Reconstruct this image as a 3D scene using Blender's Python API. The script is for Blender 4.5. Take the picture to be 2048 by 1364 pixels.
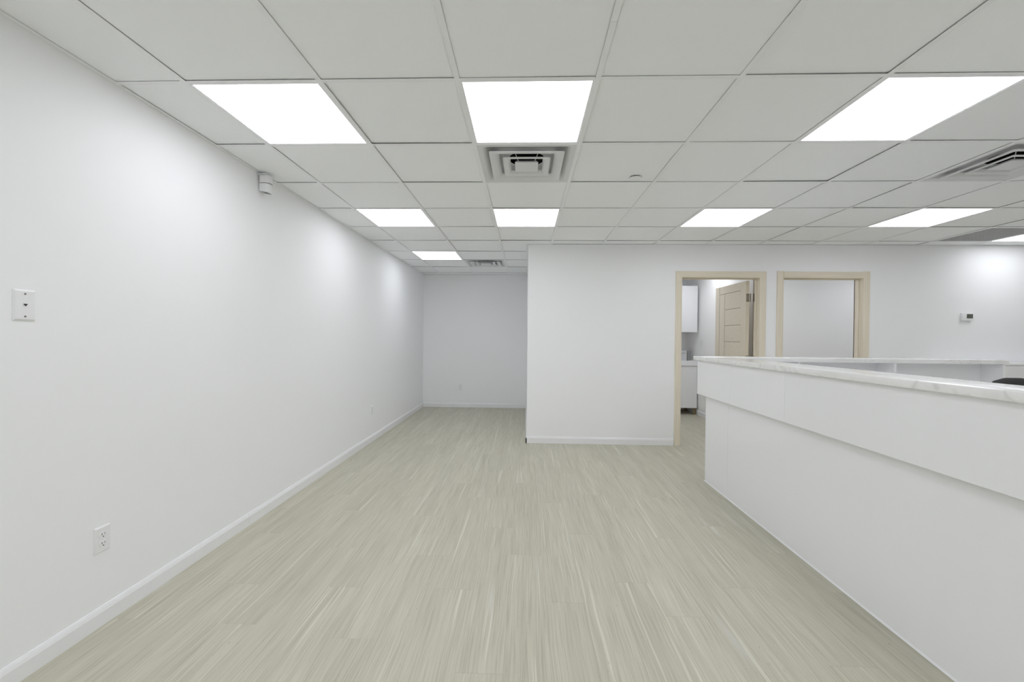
import bpy, bmesh, math, random
from mathutils import Vector, Matrix

random.seed(7)
for o in list(bpy.data.objects): bpy.data.objects.remove(o, do_unlink=True)
SC = bpy.context.scene
COL = SC.collection

# ------------------------------------------------------------------ camera
CAM_F, CAM_YAW, CAM_PITCH, CAM_ROLL = 837.11, 0.03165, -0.00901, 0.00909
def camera():
    cy, sy = math.cos(CAM_YAW), math.sin(CAM_YAW)
    cp, sp = math.cos(CAM_PITCH), math.sin(CAM_PITCH)
    cr, sr = math.cos(CAM_ROLL), math.sin(CAM_ROLL)
    f = Vector((-sy*cp, cy*cp, sp)); r = Vector((cy, sy, 0)); u = r.cross(f)
    rr = cr*r + sr*u; uu = -sr*r + cr*u
    M = Matrix((rr, uu, -f)).transposed().to_4x4()
    M.translation = Vector((0, 0, 1.28))
    cd = bpy.data.cameras.new('camera'); cd.sensor_width = 36.0; cd.sensor_fit = 'HORIZONTAL'
    cd.lens = CAM_F/2048*36.0; cd.clip_start = 0.02; cd.clip_end = 60
    co = bpy.data.objects.new('camera', cd); COL.objects.link(co); co.matrix_world = M
    SC.camera = co
camera()

# ------------------------------------------------------------------ world, exposure
W = bpy.data.worlds.new('world'); SC.world = W; W.use_nodes = True
W.node_tree.nodes['Background'].inputs[0].default_value = (1, 1, 1, 1)
W.node_tree.nodes['Background'].inputs[1].default_value = 0.05
PANEL_STRENGTH = 5.2            # the ceiling light panels are the only light of the place
VS = SC.view_settings
VS.view_transform = 'Standard'; VS.look = 'None'; VS.gamma = 1.0; VS.use_curve_mapping = False
VS.exposure = 0.15
SC.cycles.max_bounces = 10; SC.cycles.diffuse_bounces = 8   # white room: much of its light is interreflection

# ------------------------------------------------------------------ key dimensions (metres)
ZC = 2.40                       # ceiling
XL, XR = -1.853, 7.62           # left wall, right wall
YF, YM, YB = -3.2, 5.075, 7.56  # wall behind the viewpoint, partition wall with the doors, alcove back wall
XA = 0.028                      # corner of the alcove
WT = 0.12                       # partition thickness
G, GX, GY = 0.6096, -1.5263, 1.2182   # ceiling grid module and origin
ZTOP = 2.80                     # top of walls, above the hung ceiling
KX = 2.92                       # right wall of the kitchenette
KY = 7.64                       # back wall of the kitchenette

# ------------------------------------------------------------------ materials
def new_mat(name):
    m = bpy.data.materials.new(name); m.use_nodes = True
    nt = m.node_tree; b = nt.nodes['Principled BSDF']
    return m, nt, b
def plain(name, col, rough=0.5, metal=0.0, noise=0.0, scale=30.0, bump=0.0, bscale=200.0, spec=0.5, coat=0.0):
    m, nt, b = new_mat(name)
    b.inputs['Roughness'].default_value = rough; b.inputs['Metallic'].default_value = metal
    b.inputs['Specular IOR Level'].default_value = spec
    if coat: b.inputs['Coat Weight'].default_value = coat; b.inputs['Coat Roughness'].default_value = 0.05
    tc = nt.nodes.new('ShaderNodeTexCoord')
    n = nt.nodes.new('ShaderNodeTexNoise'); n.inputs['Scale'].default_value = scale; n.inputs['Detail'].default_value = 4
    nt.links.new(tc.outputs['Object'], n.inputs['Vector'])
    r = nt.nodes.new('ShaderNodeMix'); r.data_type = 'RGBA'
    lo = [max(0, c*(1-noise)) for c in col]; hi = [min(1, c*(1+noise)) for c in col]
    r.inputs[6].default_value = (*lo, 1); r.inputs[7].default_value = (*hi, 1)
    nt.links.new(n.outputs['Fac'], r.inputs[0]); nt.links.new(r.outputs[2], b.inputs['Base Color'])
    if bump:
        n2 = nt.nodes.new('ShaderNodeTexNoise'); n2.inputs['Scale'].default_value = bscale; n2.inputs['Detail'].default_value = 3
        nt.links.new(tc.outputs['Object'], n2.inputs['Vector'])
        bp = nt.nodes.new('ShaderNodeBump'); bp.inputs['Strength'].default_value = bump; bp.inputs['Distance'].default_value = 0.002
        nt.links.new(n2.outputs['Fac'], bp.inputs['Height']); nt.links.new(bp.outputs['Normal'], b.inputs['Normal'])
    return m

def ramp(nt, src, stops):
    r = nt.nodes.new('ShaderNodeValToRGB'); e = r.color_ramp.elements
    while len(e) < len(stops): e.new(0.5)
    for k, (p, c) in enumerate(stops):
        e[k].position = p; e[k].color = (*c, 1) if len(c) == 3 else c
    nt.links.new(src, r.inputs[0]); return r
def noise(nt, vec, scale, detail=3, rough=0.5, dist=0.0):
    n = nt.nodes.new('ShaderNodeTexNoise'); n.inputs['Scale'].default_value = scale
    n.inputs['Detail'].default_value = detail; n.inputs['Roughness'].default_value = rough; n.inputs['Distortion'].default_value = dist
    nt.links.new(vec, n.inputs['Vector']); return n
def mapping(nt, vec, scale):
    mp = nt.nodes.new('ShaderNodeMapping'); mp.inputs['Scale'].default_value = scale
    nt.links.new(vec, mp.inputs['Vector']); return mp
def mix(nt, fac, a, b, mode='MIX'):
    m = nt.nodes.new('ShaderNodeMix'); m.data_type = 'RGBA'; m.blend_type = mode
    for s, v in ((0, fac), (6, a), (7, b)):
        if isinstance(v, (int, float)): m.inputs[s].default_value = v
        elif isinstance(v, tuple): m.inputs[s].default_value = (*v, 1)
        else: nt.links.new(v, m.inputs[s])
    return m.outputs[2]
def fmath(nt, op, a, b=0.0):
    m = nt.nodes.new('ShaderNodeMath'); m.operation = op
    for s, v in ((0, a), (1, b)):
        if isinstance(v, (int, float)): m.inputs[s].default_value = v
        else: nt.links.new(v, m.inputs[s])
    return m.outputs[0]

def plank_material():
    m, nt, b = new_mat('washed_oak_plank')
    tc = nt.nodes.new('ShaderNodeTexCoord'); oi = nt.nodes.new('ShaderNodeObjectInfo')
    off = nt.nodes.new('ShaderNodeCombineXYZ')
    nt.links.new(fmath(nt, 'MULTIPLY', oi.outputs['Random'], 37.0), off.inputs[0])
    nt.links.new(fmath(nt, 'MULTIPLY', oi.outputs['Random'], 113.0), off.inputs[1])
    add = nt.nodes.new('ShaderNodeVectorMath'); add.operation = 'ADD'
    nt.links.new(tc.outputs['Object'], add.inputs[0]); nt.links.new(off.outputs[0], add.inputs[1])
    # gentle waviness of the grain
    wob = noise(nt, mapping(nt, add.outputs[0], (5, 1.2, 1)).outputs[0], 1.0, 2)
    wv = nt.nodes.new('ShaderNodeCombineXYZ')
    nt.links.new(fmath(nt, 'MULTIPLY', fmath(nt, 'SUBTRACT', wob.outputs['Fac'], 0.5), 0.035), wv.inputs[0])
    add2 = nt.nodes.new('ShaderNodeVectorMath'); add2.operation = 'ADD'
    nt.links.new(add.outputs[0], add2.inputs[0]); nt.links.new(wv.outputs[0], add2.inputs[1])
    V = add2.outputs[0]
    band = noise(nt, mapping(nt, V, (16, 0.7, 1)).outputs[0], 1.0, 4, 0.55)
    fine = noise(nt, mapping(nt, V, (170, 3.0, 1)).outputs[0], 1.0, 4, 0.6)
    cream = noise(nt, mapping(nt, V, (52, 0.70, 1)).outputs[0], 1.0, 2, 0.45)
    wash = noise(nt, mapping(nt, V, (11, 0.9, 1)).outputs[0], 1.0, 2, 0.5)
    knot = noise(nt, mapping(nt, V, (70, 26, 1)).outputs[0], 1.0, 3, 0.7)
    area = noise(nt, mapping(nt, V, (7, 3, 1)).outputs[0], 1.0, 1)
    c = ramp(nt, band.outputs['Fac'], [(0.30, (0.500, 0.480, 0.385)), (0.52, (0.548, 0.528, 0.430)), (0.72, (0.590, 0.572, 0.475))]).outputs[0]
    fr = ramp(nt, fine.outputs['Fac'], [(0.34, (0.78, 0.77, 0.74)), (0.50, (0.97, 0.97, 0.97)), (0.70, (1.08, 1.08, 1.07))]).outputs[0]
    c = mix(nt, 0.85, c, fr, 'MULTIPLY')
    cr = ramp(nt, cream.outputs['Fac'], [(0.625, (0, 0, 0)), (0.71, (1, 1, 1))])
    c = mix(nt, fmath(nt, 'MULTIPLY', cr.outputs[0], 0.70), c, (0.700, 0.685, 0.590))
    wr = ramp(nt, wash.outputs['Fac'], [(0.66, (0, 0, 0)), (0.78, (1, 1, 1))])
    c = mix(nt, fmath(nt, 'MULTIPLY', wr.outputs[0], 0.55), c, (0.680, 0.665, 0.640))
    kr = ramp(nt, knot.outputs['Fac'], [(0.63, (0, 0, 0)), (0.72, (1, 1, 1))])
    ar = ramp(nt, area.outputs['Fac'], [(0.50, (0, 0, 0)), (0.62, (1, 1, 1))])
    c = mix(nt, fmath(nt, 'MULTIPLY', fmath(nt, 'MULTIPLY', kr.outputs[0], ar.outputs[0]), 0.6), c, (0.28, 0.265, 0.215))
    tint = fmath(nt, 'ADD', fmath(nt, 'MULTIPLY', oi.outputs['Random'], 0.05), 0.975)
    hsv = nt.nodes.new('ShaderNodeHueSaturation'); nt.links.new(c, hsv.inputs['Color']); nt.links.new(tint, hsv.inputs['Value'])
    nt.links.new(hsv.outputs[0], b.inputs['Base Color'])
    b.inputs['Roughness'].default_value = 0.42; b.inputs['Specular IOR Level'].default_value = 0.35
    bp = nt.nodes.new('ShaderNodeBump'); bp.inputs['Strength'].default_value = 0.12; bp.inputs['Distance'].default_value = 0.001
    nt.links.new(fine.outputs['Fac'], bp.inputs['Height']); nt.links.new(bp.outputs['Normal'], b.inputs['Normal'])
    return m

def wood_trim_material(name, axis, tone=1.0):
    m, nt, b = new_mat(name)
    tc = nt.nodes.new('ShaderNodeTexCoord')
    sc = {'z': (60, 60, 1.6), 'x': (1.6, 60, 60)}[axis]
    g = noise(nt, mapping(nt, tc.outputs['Object'], sc).outputs[0], 1.0, 4, 0.6)
    t = tone
    c = ramp(nt, g.outputs['Fac'], [(0.3, (0.755*t, 0.685*t, 0.555*t)), (0.55, (0.815*t, 0.745*t, 0.62*t)), (0.75, (0.85*t, 0.78*t, 0.66*t))])
    nt.links.new(c.outputs[0], b.inputs['Base Color']); b.inputs['Roughness'].default_value = 0.45
    b.inputs['Specular IOR Level'].default_value = 0.35
    return m

def marble_material():
    m, nt, b = new_mat('white_veined_quartz')
    tc = nt.nodes.new('ShaderNodeTexCoord')
    wob = noise(nt, tc.outputs['Object'], 1.3, 4, 0.6)
    vm = nt.nodes.new('ShaderNodeVectorMath'); vm.operation = 'MULTIPLY_ADD'
    nt.links.new(wob.outputs['Color'], vm.inputs[0]); vm.inputs[1].default_value = (0.9, 0.9, 0.9); nt.links.new(tc.outputs['Object'], vm.inputs[2])
    v1 = noise(nt, mapping(nt, vm.outputs[0], (1.5, 0.9, 2.0)).outputs[0], 1.0, 2, 0.5)
    d = fmath(nt, 'ABSOLUTE', fmath(nt, 'SUBTRACT', v1.outputs['Fac'], 0.5))
    vein = ramp(nt, d, [(0.0, (1, 1, 1)), (0.007, (0, 0, 0))])
    cloud = noise(nt, mapping(nt, vm.outputs[0], (5.0, 2.2, 5.0)).outputs[0], 1.0, 4, 0.6)
    cl = ramp(nt, cloud.outputs['Fac'], [(0.45, (0.91, 0.91, 0.91)), (0.62, (0.85, 0.85, 0.845)), (0.78, (0.80, 0.795, 0.785))])
    c = mix(nt, fmath(nt, 'MULTIPLY', vein.outputs[0], 0.32), cl.outputs[0], (0.50, 0.49, 0.47))
    nt.links.new(c, b.inputs['Base Color']); b.inputs['Roughness'].default_value = 0.16
    return m

def emit_material():
    m, nt, b = new_mat('lit_panel_diffuser')
    nt.nodes.remove(b)
    e = nt.nodes.new('ShaderNodeEmission'); e.inputs[0].default_value = (0.962, 0.980, 1.034, 1); e.inputs[1].default_value = PANEL_STRENGTH
    nt.links.new(e.outputs[0], nt.nodes['Material Output'].inputs[0])
    return m

M = {}
M['wall'] = plain('white_wall_paint', (0.932, 0.939, 0.955), 0.55, noise=0.01, scale=3, bump=0.05, bscale=260, spec=0.3)
M['wall2'] = plain('white_wall_paint_side_rooms', (0.925, 0.922, 0.918), 0.55, noise=0.01, scale=3, bump=0.05, bscale=260, spec=0.3)
M['tile'] = plain('matte_ceiling_board', (0.962, 0.977, 0.996), 0.9, noise=0.004, scale=60, bump=0.08, bscale=420, spec=0.1)
M['tee'] = plain('white_steel_grid', (0.925, 0.935, 0.955), 0.45, noise=0.01, spec=0.3)
M['plenum'] = plain('dark_plenum', (0.16, 0.16, 0.16), 0.9, noise=0.2, scale=6)
M['trim'] = plain('white_trim_paint', (0.88, 0.885, 0.90), 0.4, noise=0.01, spec=0.35)
M['plank'] = plank_material()
M['woodz'] = wood_trim_material('pale_ash_upright_grain', 'z')
M['woodx'] = wood_trim_material('pale_ash_level_grain', 'x')
M['groove'] = plain('dark_groove_strip', (0.16, 0.135, 0.10), 0.6, noise=0.1)
M['hinge'] = plain('brushed_bronze_hinge', (0.33, 0.30, 0.25), 0.35, metal=0.9, noise=0.1)
M['gloss'] = plain('gloss_white_laminate', (0.915, 0.922, 0.942), 0.12, noise=0.006, scale=2, spec=0.5)
M['satin'] = plain('satin_white_melamine', (0.895, 0.897, 0.905), 0.35, noise=0.008, scale=3, spec=0.4)
M['marble'] = marble_material()
M['diff'] = emit_material()
M['plastic'] = plain('white_plastic', (0.875, 0.88, 0.895), 0.35, noise=0.01, spec=0.45)
M['vent'] = plain('white_enamelled_vent', (0.76, 0.768, 0.785), 0.45, noise=0.02, spec=0.35)
M['duct'] = plain('dark_duct_lining', (0.012, 0.012, 0.012), 0.9, noise=0.2)
M['grille'] = plain('grey_return_grille', (0.66, 0.66, 0.67), 0.55, noise=0.05)
M['gapshade'] = plain('dark_gap_shade', (0.13, 0.13, 0.13), 0.6, noise=0.1)  # painted shade for the tile gaps and diffuser slots
M['dark'] = plain('dark_slot', (0.03, 0.03, 0.03), 0.6, noise=0.1)
M['lens'] = plain('smoked_grey_lens', (0.22, 0.22, 0.22), 0.4, noise=0.1)
M['screen'] = plain('olive_lcd_screen', (0.10, 0.105, 0.085), 0.25, noise=0.1, scale=300)
M['digit'] = plain('lcd_digit', (0.16, 0.165, 0.13), 0.4, noise=0.05)
M['blackfab'] = plain('black_mesh_fabric', (0.012, 0.012, 0.012), 0.6, noise=0.3, scale=200, bump=0.2, bscale=500)
M['blackpl'] = plain('black_nylon', (0.015, 0.015, 0.015), 0.35, noise=0.1)
M['footbrown'] = plain('brown_cabinet_foot', (0.33, 0.26, 0.13), 0.5, noise=0.25, scale=60)
M['carton'] = plain('pale_grey_carton', (0.62, 0.62, 0.64), 0.5, noise=0.06, scale=40)
M['cartonside'] = plain('mottled_grey_carton_side', (0.36, 0.36, 0.36), 0.5, noise=0.75, scale=70)
M['cartonedge_shadow'] = plain('dark_carton_edge_and_shadow', (0.17, 0.17, 0.14), 0.5, noise=0.1)  # corner band, also the painted shadow under the lid

# ------------------------------------------------------------------ mesh helpers
class MB:
    """collects simple shapes into one mesh"""
    def __init__(s): s.bm = bmesh.new()
    def box(s, x0, x1, y0, y1, z0, z1, bev=0.0, seg=1):
        g = bmesh.ops.create_cube(s.bm, size=1.0)
        vs = g['verts']
        for v in vs:
            v.co = Vector(((x0+x1)/2 + v.co.x*(x1-x0), (y0+y1)/2 + v.co.y*(y1-y0), (z0+z1)/2 + v.co.z*(z1-z0)))
        if bev > 0:
            es = list({e for v in vs for e in v.link_edges})
            bmesh.ops.bevel(s.bm, geom=es, offset=bev, segments=seg, affect='EDGES', profile=0.5)
        return s
    def prism(s, prof, axis, a, b):
        """closed outline prof (list of pairs) swept along axis from a to b"""
        def P(p, t):
            if axis == 'x': return (t, p[0], p[1])
            if axis == 'y': return (p[0], t, p[1])
            return (p[0], p[1], t)
        A = [s.bm.verts.new(P(p, a)) for p in prof]; B = [s.bm.verts.new(P(p, b)) for p in prof]
        n = len(prof)
        for i in range(n): s.bm.faces.new((A[i], A[(i+1) % n], B[(i+1) % n], B[i]))
        s.bm.faces.new(A[::-1]); s.bm.faces.new(B)
        return s
    def cyl(s, c, axis, r, h, n=24, r2=None):
        r2 = r if r2 is None else r2
        c = Vector(c); ax = {'x': 0, 'y': 1, 'z': 2}[axis]
        u, w = [(1, 2), (0, 2), (0, 1)][ax]
        A, B = [], []
        for i in range(n):
            t = 2*math.pi*i/n
            for L, rr, d in ((A, r, -h/2), (B, r2, h/2)):
                p = [0, 0, 0]; p[ax] = d; p[u] = rr*math.cos(t); p[w] = rr*math.sin(t)
                L.append(s.bm.verts.new(c+Vector(p)))
        for i in range(n): s.bm.faces.new((A[i], A[(i+1) % n], B[(i+1) % n], B[i]))
        s.bm.faces.new(A[::-1]); s.bm.faces.new(B)
        return s
    def rings(s, loops, close_ends=True, closed_loop=False):
        """skin a list of equally long vertex loops"""
        L = [[s.bm.verts.new(p) for p in lp] for lp in loops]; n = len(L[0])
        rng = range(len(L)) if closed_loop else range(len(L)-1)
        for k in rng:
            a, b = L[k], L[(k+1) % len(L)]
            for i in range(n): s.bm.faces.new((a[i], a[(i+1) % n], b[(i+1) % n], b[i]))
        if close_ends and not closed_loop:
            s.bm.faces.new(L[0][::-1]); s.bm.faces.new(L[-1])
        return s
    def tube(s, pts, r, n=10):
        loops = []
        for i, p in enumerate(pts):
            p = Vector(p)
            d = (Vector(pts[min(i+1, len(pts)-1)])-Vector(pts[max(i-1, 0)])).normalized()
            a = d.cross(Vector((0, 0, 1)))
            if a.length < 1e-3: a = Vector((1, 0, 0))
            a.normalize(); b = d.cross(a)
            loops.append([p+a*r*math.cos(2*math.pi*k/n)+b*r*math.sin(2*math.pi*k/n) for k in range(n)])
        return s.rings(loops)
    def build(s, name, mat, parent=None, smooth=False, shift=None):
        bmesh.ops.recalc_face_normals(s.bm, faces=s.bm.faces[:])
        if shift is not None:
            for v in s.bm.verts: v.co -= Vector(shift)
        me = bpy.data.meshes.new(name); s.bm.to_mesh(me); s.bm.free()
        me.materials.append(M[mat])
        if smooth:
            for p in me.polygons: p.use_smooth = True
            try: me.set_sharp_from_angle(angle=math.radians(40))
            except Exception: pass
        o = bpy.data.objects.new(name, me); COL.objects.link(o)
        if parent is not None: o.parent = parent
        return o

def empty(name, loc=(0, 0, 0), rz=0.0):
    o = bpy.data.objects.new(name, None); COL.objects.link(o); o.location = loc; o.rotation_euler = (0, 0, rz)
    o.empty_display_size = 0.05
    return o
def tag(o, label=None, cat=None, group=None, kind=None):
    if label: o['label'] = label
    if cat: o['category'] = cat
    if group: o['group'] = group
    if kind: o['kind'] = kind
    return o
def struct(name, mb, mat, label, cat):
    return tag(mb.build(name, mat), label, cat, kind='structure')
def copy_tree(o, parent=None):
    c = o.copy(); COL.objects.link(c)
    if parent is not None: c.parent = parent
    for ch in o.children: copy_tree(ch, c)
    return c

# ------------------------------------------------------------------ shell: walls
struct('wall_left', MB().box(XL-0.12, XL, YF-0.12, YB+0.12, -0.1, ZTOP), 'wall', 'long smooth white wall along the left side', 'wall')
struct('wall_front', MB().box(XL, XR, YF-0.12, YF, -0.1, ZTOP), 'wall', 'white wall behind the viewpoint', 'wall')
struct('wall_right', MB().box(XR, XR+0.12, YF-0.12, KY+0.12, -0.1, ZTOP), 'wall', 'white wall closing the room at the far right', 'wall')
struct('wall_back', MB().box(XL, XA+WT, YB, YB+0.12, -0.1, ZTOP), 'wall', 'shaded white wall at the end of the alcove', 'wall')
D1 = (1.867, 2.777); D2 = (3.055, 3.977); DZ = 2.012       # clear openings
mb = MB()
J = 0.022                                                     # jamb board thickness
mb.box(XA, D1[0]-J, YM, YM+WT, -0.1, ZTOP)
mb.box(D1[1]+J, D2[0]-J, YM, YM+WT, -0.1, ZTOP)
mb.box(D2[1]+J, XR, YM, YM+WT, -0.1, ZTOP)
mb.box(D1[0]-J, D1[1]+J, YM, YM+WT, DZ+J, ZTOP)
mb.box(D2[0]-J, D2[1]+J, YM, YM+WT, DZ+J, ZTOP)
struct('wall_partition', mb, 'wall', 'white partition wall with two framed doorways', 'wall')
struct('wall_alcove', MB().box(XA, XA+WT, YM+WT, YB, -0.1, ZTOP), 'wall', 'white return wall on the right of the alcove', 'wall')
mb = MB()
mb.box(XA+WT, KX, KY, KY+0.12, -0.1, ZTOP)
struct('wall_kitchenette_back', mb, 'wall2', 'white wall behind the kitchenette cabinets', 'wall')
struct('wall_kitchenette_right', MB().box(KX, KX+0.10, YM+WT, KY+0.12, -0.1, ZTOP), 'wall2', 'white side wall seen past the open wooden door', 'wall')
struct('wall_side_room', MB().box(KX+0.10, XR, 6.85, 6.97, -0.1, ZTOP), 'wall2', 'blank white wall seen through the right hand doorway', 'wall')

# ------------------------------------------------------------------ floor with planks
floor = struct('floor', MB().box(XL-0.12, XR+0.12, YF-0.12, KY+0.12, -0.10, -0.003), 'plank', 'pale washed oak plank floor running towards the alcove', 'floor')
PW, PL, GAP = 0.1830, 1.22, 0.0003
def plank_mesh(w, l):
    b = MB().box(-w/2, w/2, -l/2, l/2, -0.003, 0.0, bev=0.0002)
    bmesh.ops.recalc_face_normals(b.bm, faces=b.bm.faces[:])
    me = bpy.data.meshes.new('plank'); b.bm.to_mesh(me); b.bm.free(); me.materials.append(M['plank']); return me
full_plank = plank_mesh(PW-GAP, PL-GAP)
cache = {}
def plank(x0, x1, y0, y1):
    w, l = round(x1-x0, 4), round(y1-y0, 4)
    if w < 0.02 or l < 0.03: return
    if abs(w-PW) < 1e-3 and abs(l-PL) < 1e-3: me = full_plank
    else:
        if (w, l) not in cache: cache[(w, l)] = plank_mesh(w-GAP, l-GAP)
        me = cache[(w, l)]
    o = bpy.data.objects.new('plank', me); COL.objects.link(o); o.location = ((x0+x1)/2, (y0+y1)/2, 0); o.parent = floor
nrow = int((KX-XL)/PW)+1
for k in range(nrow):
    x0 = XL + k*PW - 0.05; x1 = x0+PW
    x0 = max(x0, XL+0.0); x1 = min(x1, KX)
    yend = YB if x1 <= XA+0.02 else KY
    off = (k*0.43 + random.uniform(-0.12, 0.12)) % PL
    y = 0.55 - off
    while y < yend:
        ya, yb = max(y, 0.55), min(y+PL, yend)
        if x1 <= XA+0.02 or yb <= YM: plank(x0, x1, ya, yb)
        elif x0 >= XA+WT: plank(x0, x1, ya, yb)          # runs through the doorway into the kitchenette
        else: plank(x0, x1, ya, min(yb, YM))
        y += PL
x = KX
while x < 6.0:                                            # staff side of the counter
    off = random.uniform(0, PL); y = 0.55-off
    while y < YM:
        ya, yb = max(y, 0.55), min(y+PL, YM); plank(x, x+PW, ya, yb); y += PL
    x += PW

# ------------------------------------------------------------------ baseboards
def board_profile(t=0.013, h=0.082):     # outward depth, height
    return [(0, 0), (t, 0), (t, h-0.022), (t-0.004, h-0.010), (0.004, h), (0, h)]
bl = tag(empty('baseboard_left', (XL, 0, 0)), 'white baseboard along the left wall', 'baseboard', kind='structure')
for a, b in ((YF, 2.742), (2.743, 5.162), (5.163, YB)):
    MB().prism([(p[0], p[1]) for p in board_profile()], 'y', a, b).build('board_length', 'trim', bl)
def base_x(name, y, x0, x1, label):      # faces -y
    struct(name, MB().prism([(y-p[0], p[1]) for p in board_profile()], 'x', x0, x1), 'trim', label, 'baseboard')
def base_y(name, x, y0, y1, s, label):
    struct(name, MB().prism([(x+s*p[0], p[1]) for p in board_profile()], 'y', y0, y1), 'trim', label, 'baseboard')
base_x('baseboard_back', YB, XL+0.013, XA-0.013, 'white baseboard at the end of the alcove')
base_x('baseboard_partition', YM, XA-0.013, 1.787, 'white baseboard between alcove corner and first doorway')
base_x('baseboard_partition_middle', YM, 2.866, 2.975, 'short white baseboard between the two doorways')
base_x('baseboard_partition_right', YM, 4.06, XR, 'white baseboard right of the second doorway')
base_y('baseboard_alcove', XA, YM-0.013, YB, -1, 'white baseboard on the alcove return wall')
base_y('baseboard_kitchenette', KX, YM+WT, KY, -1, 'white baseboard in the kitchenette past the open door')
base_x('baseboard_kitchenette_back', KY, XA+WT, KX-0.013, 'white baseboard under the kitchenette cabinets')
base_x('baseboard_side_room', 6.85, KX+0.10, XR, 'white baseboard in the room past the right doorway')

# ------------------------------------------------------------------ doorways
CW, CT = 0.075, 0.016                                     # casing width and thickness
def casing_profile():                                     # across, outwards (u from opening edge outwards)
    return [(0, 0), (0, 0.010), (0.012, CT-0.002), (0.020, CT), (CW-0.006, CT), (CW, CT-0.005), (CW, 0)]
def doorway(name, x0, x1, mitre, label):
    d = tag(empty(name, ((x0+x1)/2, YM, 0)), label, 'door frame', kind='structure'); S = d.location
    yf = YM; rv = 0.006                                   # reveal
    for s, xe in ((-1, x0), (1, x1)):                     # uprights
        prof = [(xe+s*(rv*0+p[0]), yf-p[1]) for p in casing_profile()]
        top = DZ if mitre else DZ+CW+0.018
        b = MB().prism(prof, 'z', 0.0, DZ if mitre else DZ+CW+0.006)
        if mitre:                                         # slant the top end at 45 degrees
            for v in b.bm.verts:
                if v.co.z > 1: v.co.z = DZ + abs(v.co.x-xe)
        b.build('casing_upright', 'woodz', d, shift=S)
    prof = [(yf-p[1], DZ+p[0]) for p in casing_profile()]
    b = MB().prism(prof, 'x', x0, x1)
    if mitre:
        for v in b.bm.verts:
            e = v.co.z-DZ; v.co.x += -e if v.co.x < (x0+x1)/2 else e
    b.build('casing_head', 'woodx', d, shift=S)
    for s, xe in ((-1, x0), (1, x1)):                     # jambs lining the wall
        MB().box(min(xe, xe+s*J), max(xe, xe+s*J), yf+0.0005, yf+WT+0.012, 0, DZ).build('jamb', 'woodz', d, shift=S)
        MB().box(min(xe, xe-s*0.012), max(xe, xe-s*0.012), yf+0.052, yf+0.082, 0, DZ-0.012, bev=0.002).build('door_stop', 'woodz', d, shift=S)
    MB().box(x0-J, x1+J, yf+0.0005, yf+WT+0.012, DZ, DZ+J).build('head_jamb', 'woodx', d, shift=S)
    MB().box(x0, x1, yf+0.052, yf+0.082, DZ-0.012, DZ, bev=0.002).build('door_stop', 'woodx', d, shift=S)
    for s, xe in ((-1, x0), (1, x1)):                     # casing on the far side
        MB().prism([(xe+s*p[0], yf+WT+p[1]) for p in casing_profile()], 'z', 0, DZ).build('far_casing', 'woodz', d, shift=S)
    MB().prism([(yf+WT+p[1], DZ+p[0]) for p in casing_profile()], 'x', x0-CW, x1+CW).build('far_casing', 'woodx', d, shift=S)
    return d
d1 = doorway('door_1', D1[0], D1[1], True, 'left doorway with pale wooden frame and inward open door')
d2 = doorway('door_2', D2[0], D2[1], False, 'right doorway with pale wooden frame and no door showing')

# door leaf, opened square into the kitchenette
def door_leaf():
    S = d1.location
    xf, xb, y0, y1, z0, z1 = 2.696, 2.736, 5.218, 6.035, 0.012, 1.996
    core = MB().box(xf+0.004, xb-0.004, y0+0.001, y1-0.001, z0, z1).build('door_leaf', 'groove', d1, shift=S)
    core['label'] = 'pale ash door leaf standing open with dark grooves'
    g = 0.005
    def slab(n, a, b, c, e, mat):
        MB().box(xf, xf+0.006, a, b, c, e, bev=0.001).build(n, mat, core, shift=S)
        MB().box(xb-0.006, xb, a, b, c, e, bev=0.001).build(n, mat, core, shift=S)
    st = 0.115                                             # stiles
    slab('stile', y0, y0+0.125, z0, z1, 'woodz')
    slab('stile', y1-st, y1, z0, z1, 'woodz')
    slab('top_rail', y0+0.125+0.0005, y1-st-0.010, z1-0.103, z1, 'woodx')
    slab('bottom_rail', y0+0.125+0.0005, y1-st-0.010, z0, z0+0.16, 'woodx')
    slab('narrow_panel', y1-st-0.155, y1-st-0.010, z0+0.16+g, z1-0.103-g, 'woodz')
    ya, yb = y0+0.125+0.0005, y1-st-0.155-0.009
    n = 8; zz0, zz1 = z0+0.16+g, z1-0.103-g; h = (zz1-zz0-(n-1)*g)/n
    for k in range(n):
        slab('panel', ya, yb, zz0+k*(h+g), zz0+k*(h+g)+h, 'woodx')
    MB().box(xf+0.001, xb-0.001, y0-0.001, y0+0.003, z0, z1).build('edge_band', 'woodz', core, shift=S)
    MB().box(xf+0.001, xb-0.001, y1-0.003, y1+0.001, z0, z1).build('edge_band', 'woodz', core, shift=S)
    # lever handle near the free edge
    hb = MB().cyl((xf-0.004, y1-0.06, 1.0), 'x', 0.026, 0.008, 20)
    hb.tube([(xf-0.008, y1-0.06, 1.0), (xf-0.05, y1-0.06, 1.0), (xf-0.055, y1-0.075, 1.0), (xf-0.055, y1-0.17, 1.0)], 0.008)
    hb.build('handle', 'hinge', core, smooth=True, shift=S)
    for zc in (1.79, 1.03, 0.27):
        h_ = MB().box(xf+0.003, xb-0.002, y0-0.003, y0-0.001, zc-0.05, zc+0.05).build('hinge', 'hinge', d1, shift=S)
        MB().cyl((xb+0.010, y0-0.006, zc), 'z', 0.007, 0.102, 14).build('knuckle', 'hinge', h_, smooth=True, shift=S)
        MB().box(D1[1]-0.002, D1[1], YM+WT-0.028, YM+WT+0.012, zc-0.05, zc+0.05).build('jamb_plate', 'hinge', h_, shift=S)
        for dz in (-0.034, 0.034):
            MB().cyl((xf+0.014, y0-0.0035, zc+dz), 'y', 0.004, 0.002, 10).build('screw', 'dark', h_, shift=S)
door_leaf()

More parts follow.
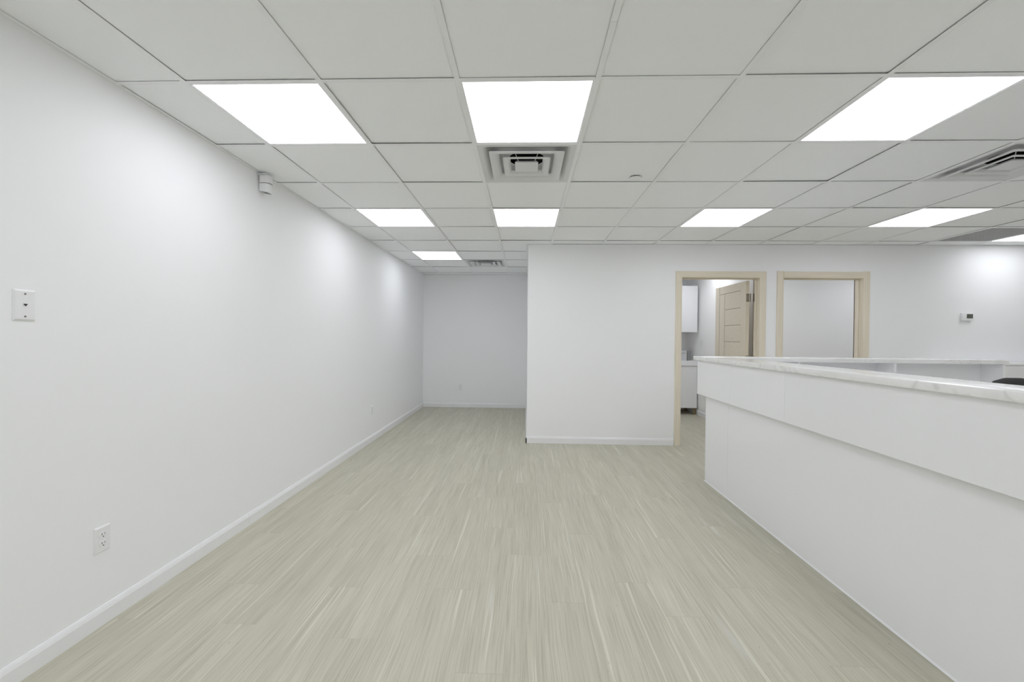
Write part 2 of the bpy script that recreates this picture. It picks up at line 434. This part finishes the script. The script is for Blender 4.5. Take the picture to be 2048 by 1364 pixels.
# ------------------------------------------------------------------ hung ceiling
ceil = struct('ceiling', MB().box(XL-0.12, XR+0.12, YF-0.12, KY+0.12, ZTOP, ZTOP+0.08), 'plenum', 'white hung ceiling of square lay-in boards', 'ceiling')
LIGHTS = {}
for key, lab in {
    (0, 1): 'large lit square ceiling panel nearest the viewpoint beside the left wall',
    (2, 1): 'lit square ceiling panel directly in front of the big square air diffuser',
    (5, 1): 'large lit square ceiling panel nearest the viewpoint at upper right',
    (0, 4): 'lit square ceiling panel beside left wall, second along it from the viewpoint',
    (2, 4): 'lit square ceiling panel just beyond the big square air diffuser',
    (5, 4): 'lit square ceiling panel above the left doorway, near the partition wall',
    (8, 4): 'lit square ceiling panel between right diffuser and grey return grille',
    (0, 7): 'small lit square ceiling panel inside the alcove',
    (11, 5): 'lit square ceiling panel cut by right picture edge beside grey grille'}.items(): LIGHTS[key] = lab
HID = [(8, 1), (11, 2), (0, -2), (2, -2), (5, -2), (8, -2), (11, -2), (0, -5), (2, -5), (5, -5), (8, -5), (11, -5)]
for k in HID: LIGHTS[k] = 'lit square ceiling panel out of the picture, lighting the rest of the room'
VENTS = {(2, 2): 'square white air diffuser at the centre of the ceiling', (7, 2): 'square white air diffuser cut by the right picture edge', (1, 8): 'square white air diffuser in the alcove ceiling'}
GRILLE = (10, 5)
special = set(LIGHTS) | set(VENTS) | {GRILLE}
TF = 0.0014                                               # flange thickness
def tile_mesh(w, l):
    b = MB().box(-w/2, w/2, -l/2, l/2, 0, 0.015)
    bmesh.ops.recalc_face_normals(b.bm, faces=b.bm.faces[:])
    me = bpy.data.meshes.new('ceiling_tile'); b.bm.to_mesh(me); b.bm.free(); me.materials.append(M['tile']); return me
tcache = {}
def tile(x0, x1, y0, y1):
    w, l = round(x1-x0-0.006, 3), round(y1-y0-0.006, 3)
    if w < 0.03 or l < 0.03: return
    if (w, l) not in tcache: tcache[(w, l)] = tile_mesh(w, l)
    o = bpy.data.objects.new('ceiling_tile', tcache[(w, l)]); COL.objects.link(o)
    rx, ry = random.uniform(-1, 1)*0.0040, random.uniform(-1, 1)*0.0040
    lift = abs(rx)*l/2 + abs(ry)*w/2 + random.uniform(0.0016, 0.0036)
    o.location = ((x0+x1)/2, (y0+y1)/2, ZC+TF+lift); o.rotation_euler = (rx, ry, 0); o.parent = ceil
def region_limits(i, j):
    """cell clipped to the room: list of rectangles"""
    x0, x1 = max(GX+i*G, XL), min(GX+(i+1)*G, XR)
    y0, y1 = max(GY+j*G, YF), GY+(j+1)*G
    if x1 <= x0 or y1 <= y0: return []
    out = []
    if y0 < YM: out.append((x0, x1, y0, min(y1, YM)))
    if y1 > YM and x0 < XA and y0 < YB:
        if y0 >= YM or x1 > XA: out.append((x0, min(x1, XA), max(y0, YM), min(y1, YB)))
        else: out[-1] = (x0, x1, y0, min(y1, YB))
    return out
for i in range(-1, 16):
    for j in range(-8, 11):
        if (i, j) in special: continue
        for r in region_limits(i, j): tile(*r)
# main tees run away from the viewpoint; cross tees span between them
def shade_web(me, z):
    me.materials.append(M['gapshade'])  # shade of the tile gaps put into the web colour
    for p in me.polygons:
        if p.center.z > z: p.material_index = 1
def tee_y(x, y0, y1, w=0.0238):
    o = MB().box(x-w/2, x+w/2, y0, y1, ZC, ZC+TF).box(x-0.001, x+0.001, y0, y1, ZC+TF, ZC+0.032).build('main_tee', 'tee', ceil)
    shade_web(o.data, ZC+TF*0.6)
for i in range(0, 16):
    x = GX+i*G
    if x > XR: break
    ye = YB if x < XA else YM
    if i == 3:
        tee_y(x, YF, 1.502); tee_y(x+0.0012, 1.5035, ye)      # the splice seen at the top edge of the photo
    else: tee_y(x, YF, ye)
tee_meshes = {}
def tee_x(x0, x1, y, w=0.0238):
    L = round(x1-x0, 4)
    if L < 0.02: return
    if L not in tee_meshes:
        b = MB().box(-L/2, L/2, -w/2, w/2, 0.0002, TF).box(-L/2, L/2, -0.001, 0.001, TF, 0.032)
        bmesh.ops.recalc_face_normals(b.bm, faces=b.bm.faces[:])
        me = bpy.data.meshes.new('cross_tee'); b.bm.to_mesh(me); b.bm.free(); me.materials.append(M['tee']); shade_web(me, TF*0.6); tee_meshes[L] = me
    o = bpy.data.objects.new('cross_tee', tee_meshes[L]); COL.objects.link(o); o.location = ((x0+x1)/2, y, ZC); o.parent = ceil
hw = 0.0119
for j in range(-7, 11):
    y = GY+j*G
    for i in range(-1, 15):
        x0, x1 = max(GX+i*G+hw, XL), min(GX+(i+1)*G-hw, XR)
        if y > YM: x1 = min(x1, XA)
        if x1-x0 > 0.02 and y < YB: tee_x(x0, x1, y)
# wall angles round the edge
AW = 0.020
def angle(x0, x1, y0, y1): MB().box(x0, x1, y0, y1, ZC+0.0003, ZC+TF).build('wall_angle', 'tee', ceil)
angle(XL, XL+AW, YF, YB); angle(XL, XA, YB-AW, YB); angle(XA-AW, XA, YM-AW, YB); angle(XA, XR, YM-AW, YM)
angle(XR-AW, XR, YF, YM); angle(XL, XR, YF, YF+AW)
# plain ceilings of the two side rooms
struct('ceiling_kitchenette', MB().box(XA+WT, KX, YM+WT, KY, ZC, ZC+0.05), 'tile', 'white ceiling of the kitchenette', 'ceiling')
struct('ceiling_side_room', MB().box(KX+0.10, XR, YM+WT, 6.85, ZC, ZC+0.05), 'tile', 'white ceiling of the room past the right doorway', 'ceiling')

# ------------------------------------------------------------------ ceiling light panels
def make_light():
    t = empty('ceiling_light'); h = G/2-0.003; f = 0.016
    b = MB()
    z0, z1 = 0.0016, 0.011
    b.box(-h, h, -h, -h+f, z0, z1); b.box(-h, h, h-f, h, z0, z1)
    b.box(-h, -h+f, -h+f, h-f, z0, z1); b.box(h-f, h, -h+f, h-f, z0, z1)
    b.build('frame', 'tee', t)
    MB().box(-h+f, h-f, -h+f, h-f, 0.0035, 0.007).build('diffuser', 'diff', t)
    MB().box(-h+0.005, h-0.005, -h+0.005, h-0.005, 0.0112, 0.05).build('housing', 'vent', t)
    return t
L0 = make_light(); first = True
def put_light(x, y, label, group, z=ZC):
    global first
    t = L0 if first else copy_tree(L0)
    first = False
    t.location = (x, y, z); tag(t, label, 'ceiling light', group)
for (i, j), lab in LIGHTS.items():
    put_light(GX+(i+0.5)*G, GY+(j+0.5)*G, lab, 'ceiling light panels out of the picture' if (i, j) in HID else 'square ceiling light panels')
for x, y in ((2.50, 6.35), (1.20, 6.35), (3.55, 6.05), (5.40, 6.05)):  # second panel of each room is added to brighten it
    put_light(x, y, 'lit square ceiling panel in a side room, unseen, placed to light the room', 'ceiling light panels out of sight in the side rooms', ZC-0.013)

# ------------------------------------------------------------------ square air diffusers
def sq(h, z, r=0.0, n=4):
    """square loop of half size h with rounded corners"""
    pts = []
    for cx, cy, a0 in ((1, 1, 0), (-1, 1, 90), (-1, -1, 180), (1, -1, 270)):
        for k in range(n+1):
            a = math.radians(a0+90*k/n)
            pts.append((cx*(h-r)+r*math.cos(a), cy*(h-r)+r*math.sin(a), z))
    return pts
def circ(r, z, n=4):
    N = 4*(n+1); return [(r*math.cos(2*math.pi*(k/N)+0.0), r*math.sin(2*math.pi*(k/N)), z) for k in range(N)]
def circ_like_sq(r, z, n=4):
    pts = []
    for a0 in (0, 90, 180, 270):
        for k in range(n+1):
            a = math.radians(a0+90*(k+0.5)/(n+1)); pts.append((r*math.cos(a), r*math.sin(a), z))
    return pts
def make_diffuser():
    t = empty('air_diffuser'); h = G/2-0.003
    b = MB()
    b.rings([sq(h, 0.0016, 0.001), sq(0.268, 0.0016, 0.010), sq(0.258, 0.006, 0.012), sq(0.226, 0.038, 0.018), sq(0.216, 0.043, 0.018), circ_like_sq(0.116, 0.044)], close_ends=False)
    b.build('pan', 'vent', t, smooth=True)
    n = MB(); n.rings([circ_like_sq(0.116, 0.0442), circ_like_sq(0.116, 0.28)], close_ends=False)
    n.bm.verts.ensure_lookup_table(); n.bm.faces.new(n.bm.verts[-20:])
    n.build('neck', 'duct', t, smooth=True)
    def cone(name, a, bb, z0, z1, rr):
        c = MB()
        c.rings([sq(a, z0, rr), sq(a-0.022, z0+0.001, rr), sq((a+bb)/2-0.012, z0+0.006, rr), sq(bb, z1, rr), sq(bb+0.002, z1+0.001, rr), sq((a+bb)/2-0.010, z0+0.009, rr), sq(a-0.020, z0+0.004, rr), sq(a, z0+0.004, rr)], closed_loop=True)
        o = c.build(name, 'vent', t, smooth=True); o.data.materials.append(M['gapshade'])
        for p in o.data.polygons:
            if p.normal.z > 0.3: p.material_index = 1  # upper sides painted dark so the slots look shaded
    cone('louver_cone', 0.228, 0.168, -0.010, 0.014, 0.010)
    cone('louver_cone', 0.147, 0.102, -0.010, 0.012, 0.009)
    c = MB(); c.rings([sq(0.066, 0.004, 0.006), sq(0.074, -0.006, 0.006), sq(0.074, -0.010, 0.006)]); c.build('centre_plate', 'vent', t)
    for sx in (-1, 1):
        MB().tube([(sx*0.075, -0.095, 0.046), (sx*0.050, -0.060, 0.0)], 0.0022, 6).build('hanger', 'vent', t)
        MB().tube([(sx*0.075, 0.095, 0.046), (sx*0.050, 0.060, 0.0)], 0.0022, 6).build('hanger', 'vent', t)
    return t
V0 = make_diffuser()
for k, ((i, j), lab) in enumerate(VENTS.items()):
    t = V0 if k == 0 else copy_tree(V0)
    t.location = (GX+(i+0.5)*G, GY+(j+0.5)*G, ZC); tag(t, lab, 'air vent', 'square air diffusers')

def return_grille():
    i, j = GRILLE
    t = tag(empty('return_grille', (GX+(i+0.5)*G, GY+(j+0.5)*G, ZC)), 'grey slotted return air grille beside light at right edge', 'air vent')
    h = G/2-0.003; f = 0.028
    b = MB(); z0, z1 = 0.0016, 0.010
    b.box(-h, h, -h, -h+f, z0, z1); b.box(-h, h, h-f, h, z0, z1); b.box(-h, -h+f, -h+f, h-f, z0, z1); b.box(h-f, h, -h+f, h-f, z0, z1)
    b.build('frame', 'vent', t)
    s = MB(); n = 40
    for k in range(n):
        x = -h+f+(k+0.5)*(2*(h-f))/n
        s.box(x-0.001, x+0.001, -h+f, h-f, 0.002, 0.012)
        s.box(-h+f, h-f, x-0.001, x+0.001, 0.002, 0.012)
    tag(s.build('egg_crate_core', 'grille', t), kind='stuff')
    MB().box(-h+f, h-f, -h+f, h-f, 0.06, 0.065).build('backing', 'plenum', t)
return_grille()

# concealed sprinkler cover
sp = tag(empty('sprinkler_cover', (0.757, 2.958, ZC)), 'small round white cover disc on ceiling right of the diffuser', 'sprinkler')
MB().cyl((0, 0, -0.0045), 'z', 0.043, 0.003, 40, r2=0.045).build('disc', 'plastic', sp, smooth=True)
MB().cyl((0, 0, 0.003), 'z', 0.036, 0.012, 32).build('collar', 'dark', sp, smooth=True)

# ------------------------------------------------------------------ reception counter
def counter():
    XB, XP, XS = 1.577, 1.632, 1.550                     # outer faces: upper band, lower panel, slab
    YE_B, YE_P, YE_S = 3.880, 3.822, 3.912               # far ends
    Y0 = 0.15                                            # near end, out of the picture
    XE = 4.06                                            # right end of the far wing
    ZB0, ZB1, ZS0, ZS1 = 0.779, 1.088, 1.088, 1.123
    t = tag(empty('reception_counter', (XP, 2.4, 0)), 'glossy white L-shaped reception counter with veined stone ledge', 'counter'); S = t.location
    # lower front panels
    for a, b in ((Y0, 3.405), (3.407, YE_P)):
        MB().box(XP, XP+0.018, a, b, 0.0, ZB0+0.02, bev=0.0008).build('lower_panel', 'gloss', t, shift=S)
    MB().box(XP+0.0182, XE, YE_P-0.018, YE_P, 0.0, ZB0+0.02, bev=0.0008).build('lower_panel', 'gloss', t, shift=S)
    MB().prism([(XP-0.006, 0.0), (XP, 0.0), (XP, 0.008)], 'y', Y0, YE_P+0.004).build('sealant_bead', 'trim', t, shift=S)
    # projecting upper band
    for a, b in ((Y0, 2.588), (2.5888, 3.268), (3.2688, YE_B)):
        MB().box(XB, XB+0.018, a, b, ZB0, ZB1, bev=0.0008).build('upper_panel', 'gloss', t, shift=S)
    MB().box(XB+0.018, XP+0.03, Y0, YE_B-0.018, ZB0, ZB0+0.016).build('band_soffit', 'satin', t, shift=S)
    MB().box(XB+0.018, XE, YE_B-0.018, YE_B, ZB0, ZB1, bev=0.0008).build('upper_panel', 'gloss', t, shift=S)
    MB().box(XP+0.018, XE, YE_P-0.018, YE_B-0.018, ZB0, ZB0+0.016).build('band_soffit', 'satin', t, shift=S)
    # recessed batten between band and slab
    MB().box(XB+0.018, XB+0.036, Y0, YE_B-0.018, ZB1-0.04, ZS0).build('batten', 'satin', t, shift=S)
    MB().box(XB+0.036, XE, YE_B-0.036, YE_B-0.018, ZB1-0.04, ZS0).build('batten', 'satin', t, shift=S)
    # stone ledge in two lengths, mitred look: near wing butts the far wing
    MB().box(XS, 1.790, Y0-0.02, 3.6595, ZS0, ZS1, bev=0.004, seg=2).build('stone_ledge', 'marble', t, smooth=True, shift=S)
    MB().box(XS, 4.085, 3.660, YE_S, ZS0, ZS1, bev=0.004, seg=2).build('stone_ledge', 'marble', t, smooth=True, shift=S)
    # staff side: open cubbies under the ledges
    ZD = 0.76
    MB().box(XP+0.020, XP+0.036, Y0, YE_P-0.02, ZD, ZS0).build('cubby_back', 'satin', t, shift=S)
    for y in (0.35, 1.18, 2.0, 2.83):
        MB().box(XP+0.036, 1.78, y, y+0.018, ZD, ZS0).build('cubby_divider', 'satin', t, shift=S)
    MB().box(XP+0.036, XE, 3.846, 3.862, ZD, ZS0).build('cubby_back', 'satin', t, shift=S)
    for x in (2.342, 3.146, XE-0.018):
        MB().box(x, x+0.018, 3.632+0.035, 3.846, ZD, ZS0).build('cubby_divider', 'satin', t, shift=S)
    # desk surface and end supports
    MB().box(XP+0.02, 2.26, Y0, 3.21, 0.73, ZD, bev=0.001).build('desk_surface', 'satin', t, shift=S)
    MB().box(XP+0.02, XE, 3.21, 3.80, 0.73, ZD, bev=0.001).build('desk_surface', 'satin', t, shift=S)
    MB().box(XE-0.018, XE, 3.22, 3.80, 0.0, 0.73).build('end_support', 'satin', t, shift=S)
    MB().box(XP+0.02, 2.24, Y0, Y0+0.018, 0.0, 0.73).build('end_support', 'satin', t, shift=S)
    MB().box(XP+0.02, 1.788, Y0, Y0+0.016, ZD, ZS0).build('end_support', 'satin', t, shift=S)
counter()

# low white cabinet behind the counter, against the partition wall
def credenza():
    x0, x1, y0, y1, zt = 4.70, 6.85, 4.84, YM-0.016, 1.040
    t = tag(empty('low_cabinet', ((x0+x1)/2, (y0+y1)/2, 0)), 'low plain white cabinet against partition wall, behind the counter end', 'cabinet'); S = t.location
    MB().box(x0+0.01, x1-0.01, y0+0.02, y1, 0.08, zt-0.025).build('body', 'satin', t, shift=S)
    MB().box(x0, x1, y0, y1, zt-0.025, zt, bev=0.001).build('top', 'satin', t, shift=S)
    MB().box(x0+0.03, x1-0.03, y0+0.06, y1, 0, 0.08).build('plinth', 'satin', t, shift=S)
    n = 4; w = (x1-x0-0.02)/n
    for k in range(n):
        d = MB().box(x0+0.01+k*w+0.0015, x0+0.01+(k+1)*w-0.0015, y0, y0+0.018, 0.085, zt-0.03, bev=0.001).build('door', 'satin', t, shift=S)
credenza()

# black office chair behind the counter
def office_chair():
    t = tag(empty('office_chair', (2.99, 2.42, 0), math.radians(0)), 'black office chair with rounded back, just showing over counter ledge', 'chair')
    # backrest stands towards +y side, curved shell
    loops = []
    for k, (z, w, r) in enumerate(((0.56, 0.19, 0.03), (0.66, 0.225, 0.035), (0.80, 0.235, 0.035), (0.93, 0.225, 0.032), (1.00, 0.195, 0.028), (1.040, 0.135, 0.022), (1.058, 0.055, 0.012))):
        lp = []
        lean = 0.18 + (z-0.56)*0.12
        for q in range(24):
            a = 2*math.pi*q/24; xx = w*math.cos(a)
            lp.append((xx, lean + r*math.sin(a) - 0.9*xx*xx, z))
        loops.append(lp)
    MB().rings(loops).build('backrest', 'blackfab', t, smooth=True)
    MB().box(-0.24, 0.24, -0.27, 0.20, 0.43, 0.50, bev=0.03, seg=3).build('seat', 'blackfab', t, smooth=True)
    MB().tube([(0, 0.05, 0.42), (0, 0.20, 0.41), (0, 0.25, 0.48), (0, 0.245, 0.66)], 0.018).build('back_support', 'blackpl', t, smooth=True)
    MB().cyl((0, 0, 0.27), 'z', 0.028, 0.32, 18).build('gas_column', 'blackpl', t, smooth=True)
    for s in (-1, 1):
        ar = MB().tube([(s*0.20, 0.0, 0.44), (s*0.29, 0.0, 0.46), (s*0.30, 0.0, 0.60), (s*0.30, 0.0, 0.66)], 0.014)
        ar.box(s*0.30-0.035, s*0.30+0.035, -0.14, 0.12, 0.655, 0.685, bev=0.01, seg=2)
        ar.build('armrest', 'blackpl', t, smooth=True)
    for k in range(5):
        a = 2*math.pi*k/5+0.3; dx, dy = math.cos(a), math.sin(a)
        g = MB().tube([(0, 0, 0.12), (dx*0.15, dy*0.15, 0.105), (dx*0.29, dy*0.29, 0.075)], 0.018).build('base_arm', 'blackpl', t, smooth=True)
        c = MB()
        for o in (-0.014, 0.014):
            ax = 'x' if abs(dx) < abs(dy) else 'y'
            c.cyl((dx*0.29+(o if ax == 'x' else 0), dy*0.29+(o if ax == 'y' else 0), 0.0285), ax, 0.028, 0.018, 16)
        c.cyl((dx*0.29, dy*0.29, 0.05), 'z', 0.008, 0.05, 10)
        c.build('caster', 'blackpl', g, smooth=True)
office_chair()

# ------------------------------------------------------------------ kitchenette cabinets
def wall_cabinet():
    x0, x1, y0, y1, z0, z1 = 1.70, 2.885, 7.12, KY, 1.392, 2.170
    t = tag(empty('wall_cabinet', ((x0+x1)/2, y1, z0)), 'white handleless wall cabinet hung inside the left doorway', 'cabinet'); S = t.location
    MB().box(x0, x1, y0+0.019, y1, z0+0.004, z1).build('body', 'satin', t, shift=S)
    xm = (x0+x1)/2
    for a, b in ((x0, xm-0.0015), (xm+0.0015, x1)):
        MB().box(a, b, y0, y0+0.018, z0, z1, bev=0.001).build('door', 'gloss', t, shift=S)
wall_cabinet()
def base_cabinet():
    x0, x1, y0, y1, z0, z1 = 1.70, 2.895, 7.13, KY-0.014, 0.115, 0.826
    t = tag(empty('base_cabinet', ((x0+x1)/2, y1, 0)), 'white base cabinet on short feet inside the left doorway', 'cabinet'); S = t.location
    MB().box(x0, x1, y0+0.019, y1, z0, z1).build('body', 'satin', t, shift=S)
    xm = (x0+x1)/2
    for a, b in ((x0, xm-0.0015), (xm+0.0015, x1)):
        MB().box(a, b, y0, y0+0.018, z0, z1-0.006, bev=0.001).build('door', 'satin', t, shift=S)
    for x in (x0+0.06, xm, x1-0.022):
        for y in (y0+0.045, y1-0.06):
            f = MB().cyl((x, y, z0-0.006), 'z', 0.024, 0.012, 16).cyl((x, y, 0.06), 'z', 0.010, 0.10, 12, r2=0.017).cyl((x, y, 0.006), 'z', 0.022, 0.012, 16)
            for k in range(4):
                a = math.pi*k/2+0.5
                f.tube([(x+0.018*math.cos(a), y+0.018*math.sin(a), 0.012), (x+0.022*math.cos(a), y+0.022*math.sin(a), 0.105)], 0.003, 6)
            f.build('foot', 'footbrown', t, shift=S)
    w = tag(MB().box(x0-0.01, KX, y0-0.015, KY, z1, 0.908, bev=0.002).build('kitchenette_worktop', 'satin'), 'white worktop on the base cabinet inside left doorway', 'worktop')
base_cabinet()
def carton():
    t = tag(empty('carton', (2.705, 7.38, 0.908), math.radians(-45)), 'small pale grey box on the white kitchenette worktop', 'box')
    MB().box(-0.15, 0.15, -0.07, 0.07, 0.0, 0.168, bev=0.002).build('body', 'carton', t)
    MB().box(-0.153, 0.147, -0.0735, 0.0735, 0.128, 0.170, bev=0.002).build('lid', 'carton', t)
    MB().box(-0.145, 0.12, -0.0745, -0.0715, 0.122, 0.128).build('lid_shadow', 'cartonedge_shadow', t)  # shadow under the lid, put in as a dark strip
    MB().box(0.143, 0.1535, -0.0745, -0.064, 0.0, 0.170).build('corner_strip', 'cartonedge_shadow', t)
    MB().box(0.1475, 0.1535, -0.062, 0.068, 0.004, 0.166).build('printed_side', 'cartonside', t)
carton()

# ------------------------------------------------------------------ wall plates
def plate_body(b, w=0.070, h=0.115, d=0.006):
    b.rings([[(0.0, -w/2, -h/2), (0.0, w/2, -h/2), (0.0, w/2, h/2), (0.0, -w/2, h/2)],
             [(0.002, -w/2, -h/2), (0.002, w/2, -h/2), (0.002, w/2, h/2), (0.002, -w/2, h/2)],
             [(d, -w/2+0.006, -h/2+0.006), (d, w/2-0.006, -h/2+0.006), (d, w/2-0.006, h/2-0.006), (d, -w/2+0.006, h/2-0.006)]])
    return b
def make_outlet():
    t = empty('power_outlet')
    plate_body(MB()).build('plate', 'plastic', t)
    for zc in (-0.0195, 0.0195):
        b = MB(); N = 24; lp0, lp1 = [], []
        for k in range(N):
            a = 2*math.pi*k/N; y = 0.017*math.cos(a); z = max(-0.0135, min(0.0135, 0.017*math.sin(a)))
            lp0.append((0.0055, y, zc+z)); lp1.append((0.0085, y*0.97, zc+z*0.97))
        f = b.rings([lp0, lp1]).build('socket_face', 'plastic', t)
        MB().box(0.0080, 0.0088, -0.0074, -0.0050, zc-0.0005, zc+0.0085).build('slot', 'dark', f)
        MB().box(0.0080, 0.0088, 0.0052, 0.0072, zc+0.0005, zc+0.0080).build('slot', 'dark', f)
        MB().cyl((0.0084, 0, zc-0.0075), 'x', 0.0027, 0.0008, 12).build('earth_hole', 'dark', f)
    MB().cyl((0.0065, 0, 0), 'x', 0.003, 0.001, 10).build('screw', 'plastic', t)
    return t
O0 = make_outlet()
spots = [((XL, 1.774, 0.377), 0.0, 'white duplex power outlet low on the left wall, nearest the viewpoint'),
         ((XL, 5.012, 0.381), 0.0, 'white duplex power outlet low on the left wall, far along it'),
         ((-1.163, YB, 0.366), -math.pi/2, 'white duplex power outlet on the end wall of the alcove'),
         ((KX, 7.02, 1.205), math.pi, 'white duplex power outlet beside the kitchenette wall cabinet')]
for k, (loc, rz, lab) in enumerate(spots):
    t = O0 if k == 0 else copy_tree(O0)
    t.location = loc; t.rotation_euler = (0, 0, rz); tag(t, lab, 'power outlet', 'duplex power outlets')
def jack():
    t = tag(empty('telephone_jack', (XL, 1.489, 1.382)), 'white telephone jack plate high on the left wall', 'wall plate')
    plate_body(MB()).build('plate', 'plastic', t)
    MB().box(0.0055, 0.0075, -0.0075, 0.0075, -0.006, 0.0085, bev=0.0006).build('jack_housing', 'plastic', t)
    MB().prism([(-0.0058, 0.0050), (0.0058, 0.0050), (0.0058, 0.0010), (0.0022, -0.0012), (0.0022, -0.0034), (-0.0022, -0.0034), (-0.0022, -0.0012), (-0.0058, 0.0010)], 'x', 0.0070, 0.0079).build('jack_opening', 'dark', t)
    for z in (-0.0415, 0.0415):
        MB().cyl((0.0062, 0, z), 'x', 0.0034, 0.0016, 14).build('screw', 'lens', t)
jack()

def thermostat():
    t = tag(empty('thermostat', (5.158, YM, 1.566)), 'small white thermostat with dark screen on the partition wall', 'thermostat')
    MB().box(-0.066, 0.066, -0.026, 0.0, -0.046, 0.046, bev=0.005, seg=2).build('body', 'plastic', t, smooth=True)
    s = MB().box(-0.014, 0.054, -0.0272, -0.0255, -0.018, 0.032).build('screen', 'screen', t)
    b = MB()
    for x in (0.008, 0.030):                              # faint two-figure reading
        for (a0, a1, c0, c1) in ((0, .010, .020, .022), (0, .010, .010, .012), (0, .010, 0, .002), (0, .002, .010, .022), (.008, .010, 0, .012)):
            b.box(x+a0, x+a1, -0.0276, -0.0271, c0-0.006, c1-0.006)
    b.build('reading', 'digit', s)
thermostat()

def sensor():
    t = tag(empty('motion_sensor', (XL, 2.872, 2.388)), 'white wall sensor in the corner under the ceiling at left', 'sensor')
    MB().box(0.0, 0.003, -0.050, 0.020, -0.040, 0.0, bev=0.001).box(0.0, 0.070, -0.050, 0.020, -0.003, 0.0, bev=0.001).build('bracket', 'plastic', t)
    def shell(z0, z1, w, d, x0):
        lps = []
        for z in (z0, z1):
            lp = []
            for k in range(17):
                a = -math.pi/2+math.pi*k/16
                lp.append((x0+d*0.55+d*0.45*math.cos(a), w*math.sin(a), z))
            lp += [(x0, w, z), (x0, -w, z)]
            lps.append(lp)
        return lps
    MB().rings(shell(-0.056, -0.005, 0.036, 0.066, 0.012)).build('upper_housing', 'plastic', t, smooth=True)
    MB().rings(shell(-0.061, -0.056, 0.032, 0.060, 0.014)).build('swivel_joint', 'lens', t, smooth=True)
    lo = shell(-0.122, -0.061, 0.034, 0.063, 0.010)
    lo[0] = [(p[0], p[1], p[2]+0.010*(0.07-p[0])/0.06) for p in lo[0]]
    MB().rings(lo).build('lower_housing', 'plastic', t, smooth=True)
    b = MB().box(0.018, 0.060, -0.024, 0.024, -0.1235, -0.112)
    for v in b.bm.verts: v.co.z += 0.010*(0.07-v.co.x)/0.06
    b.build('lens', 'lens', t)
sensor()
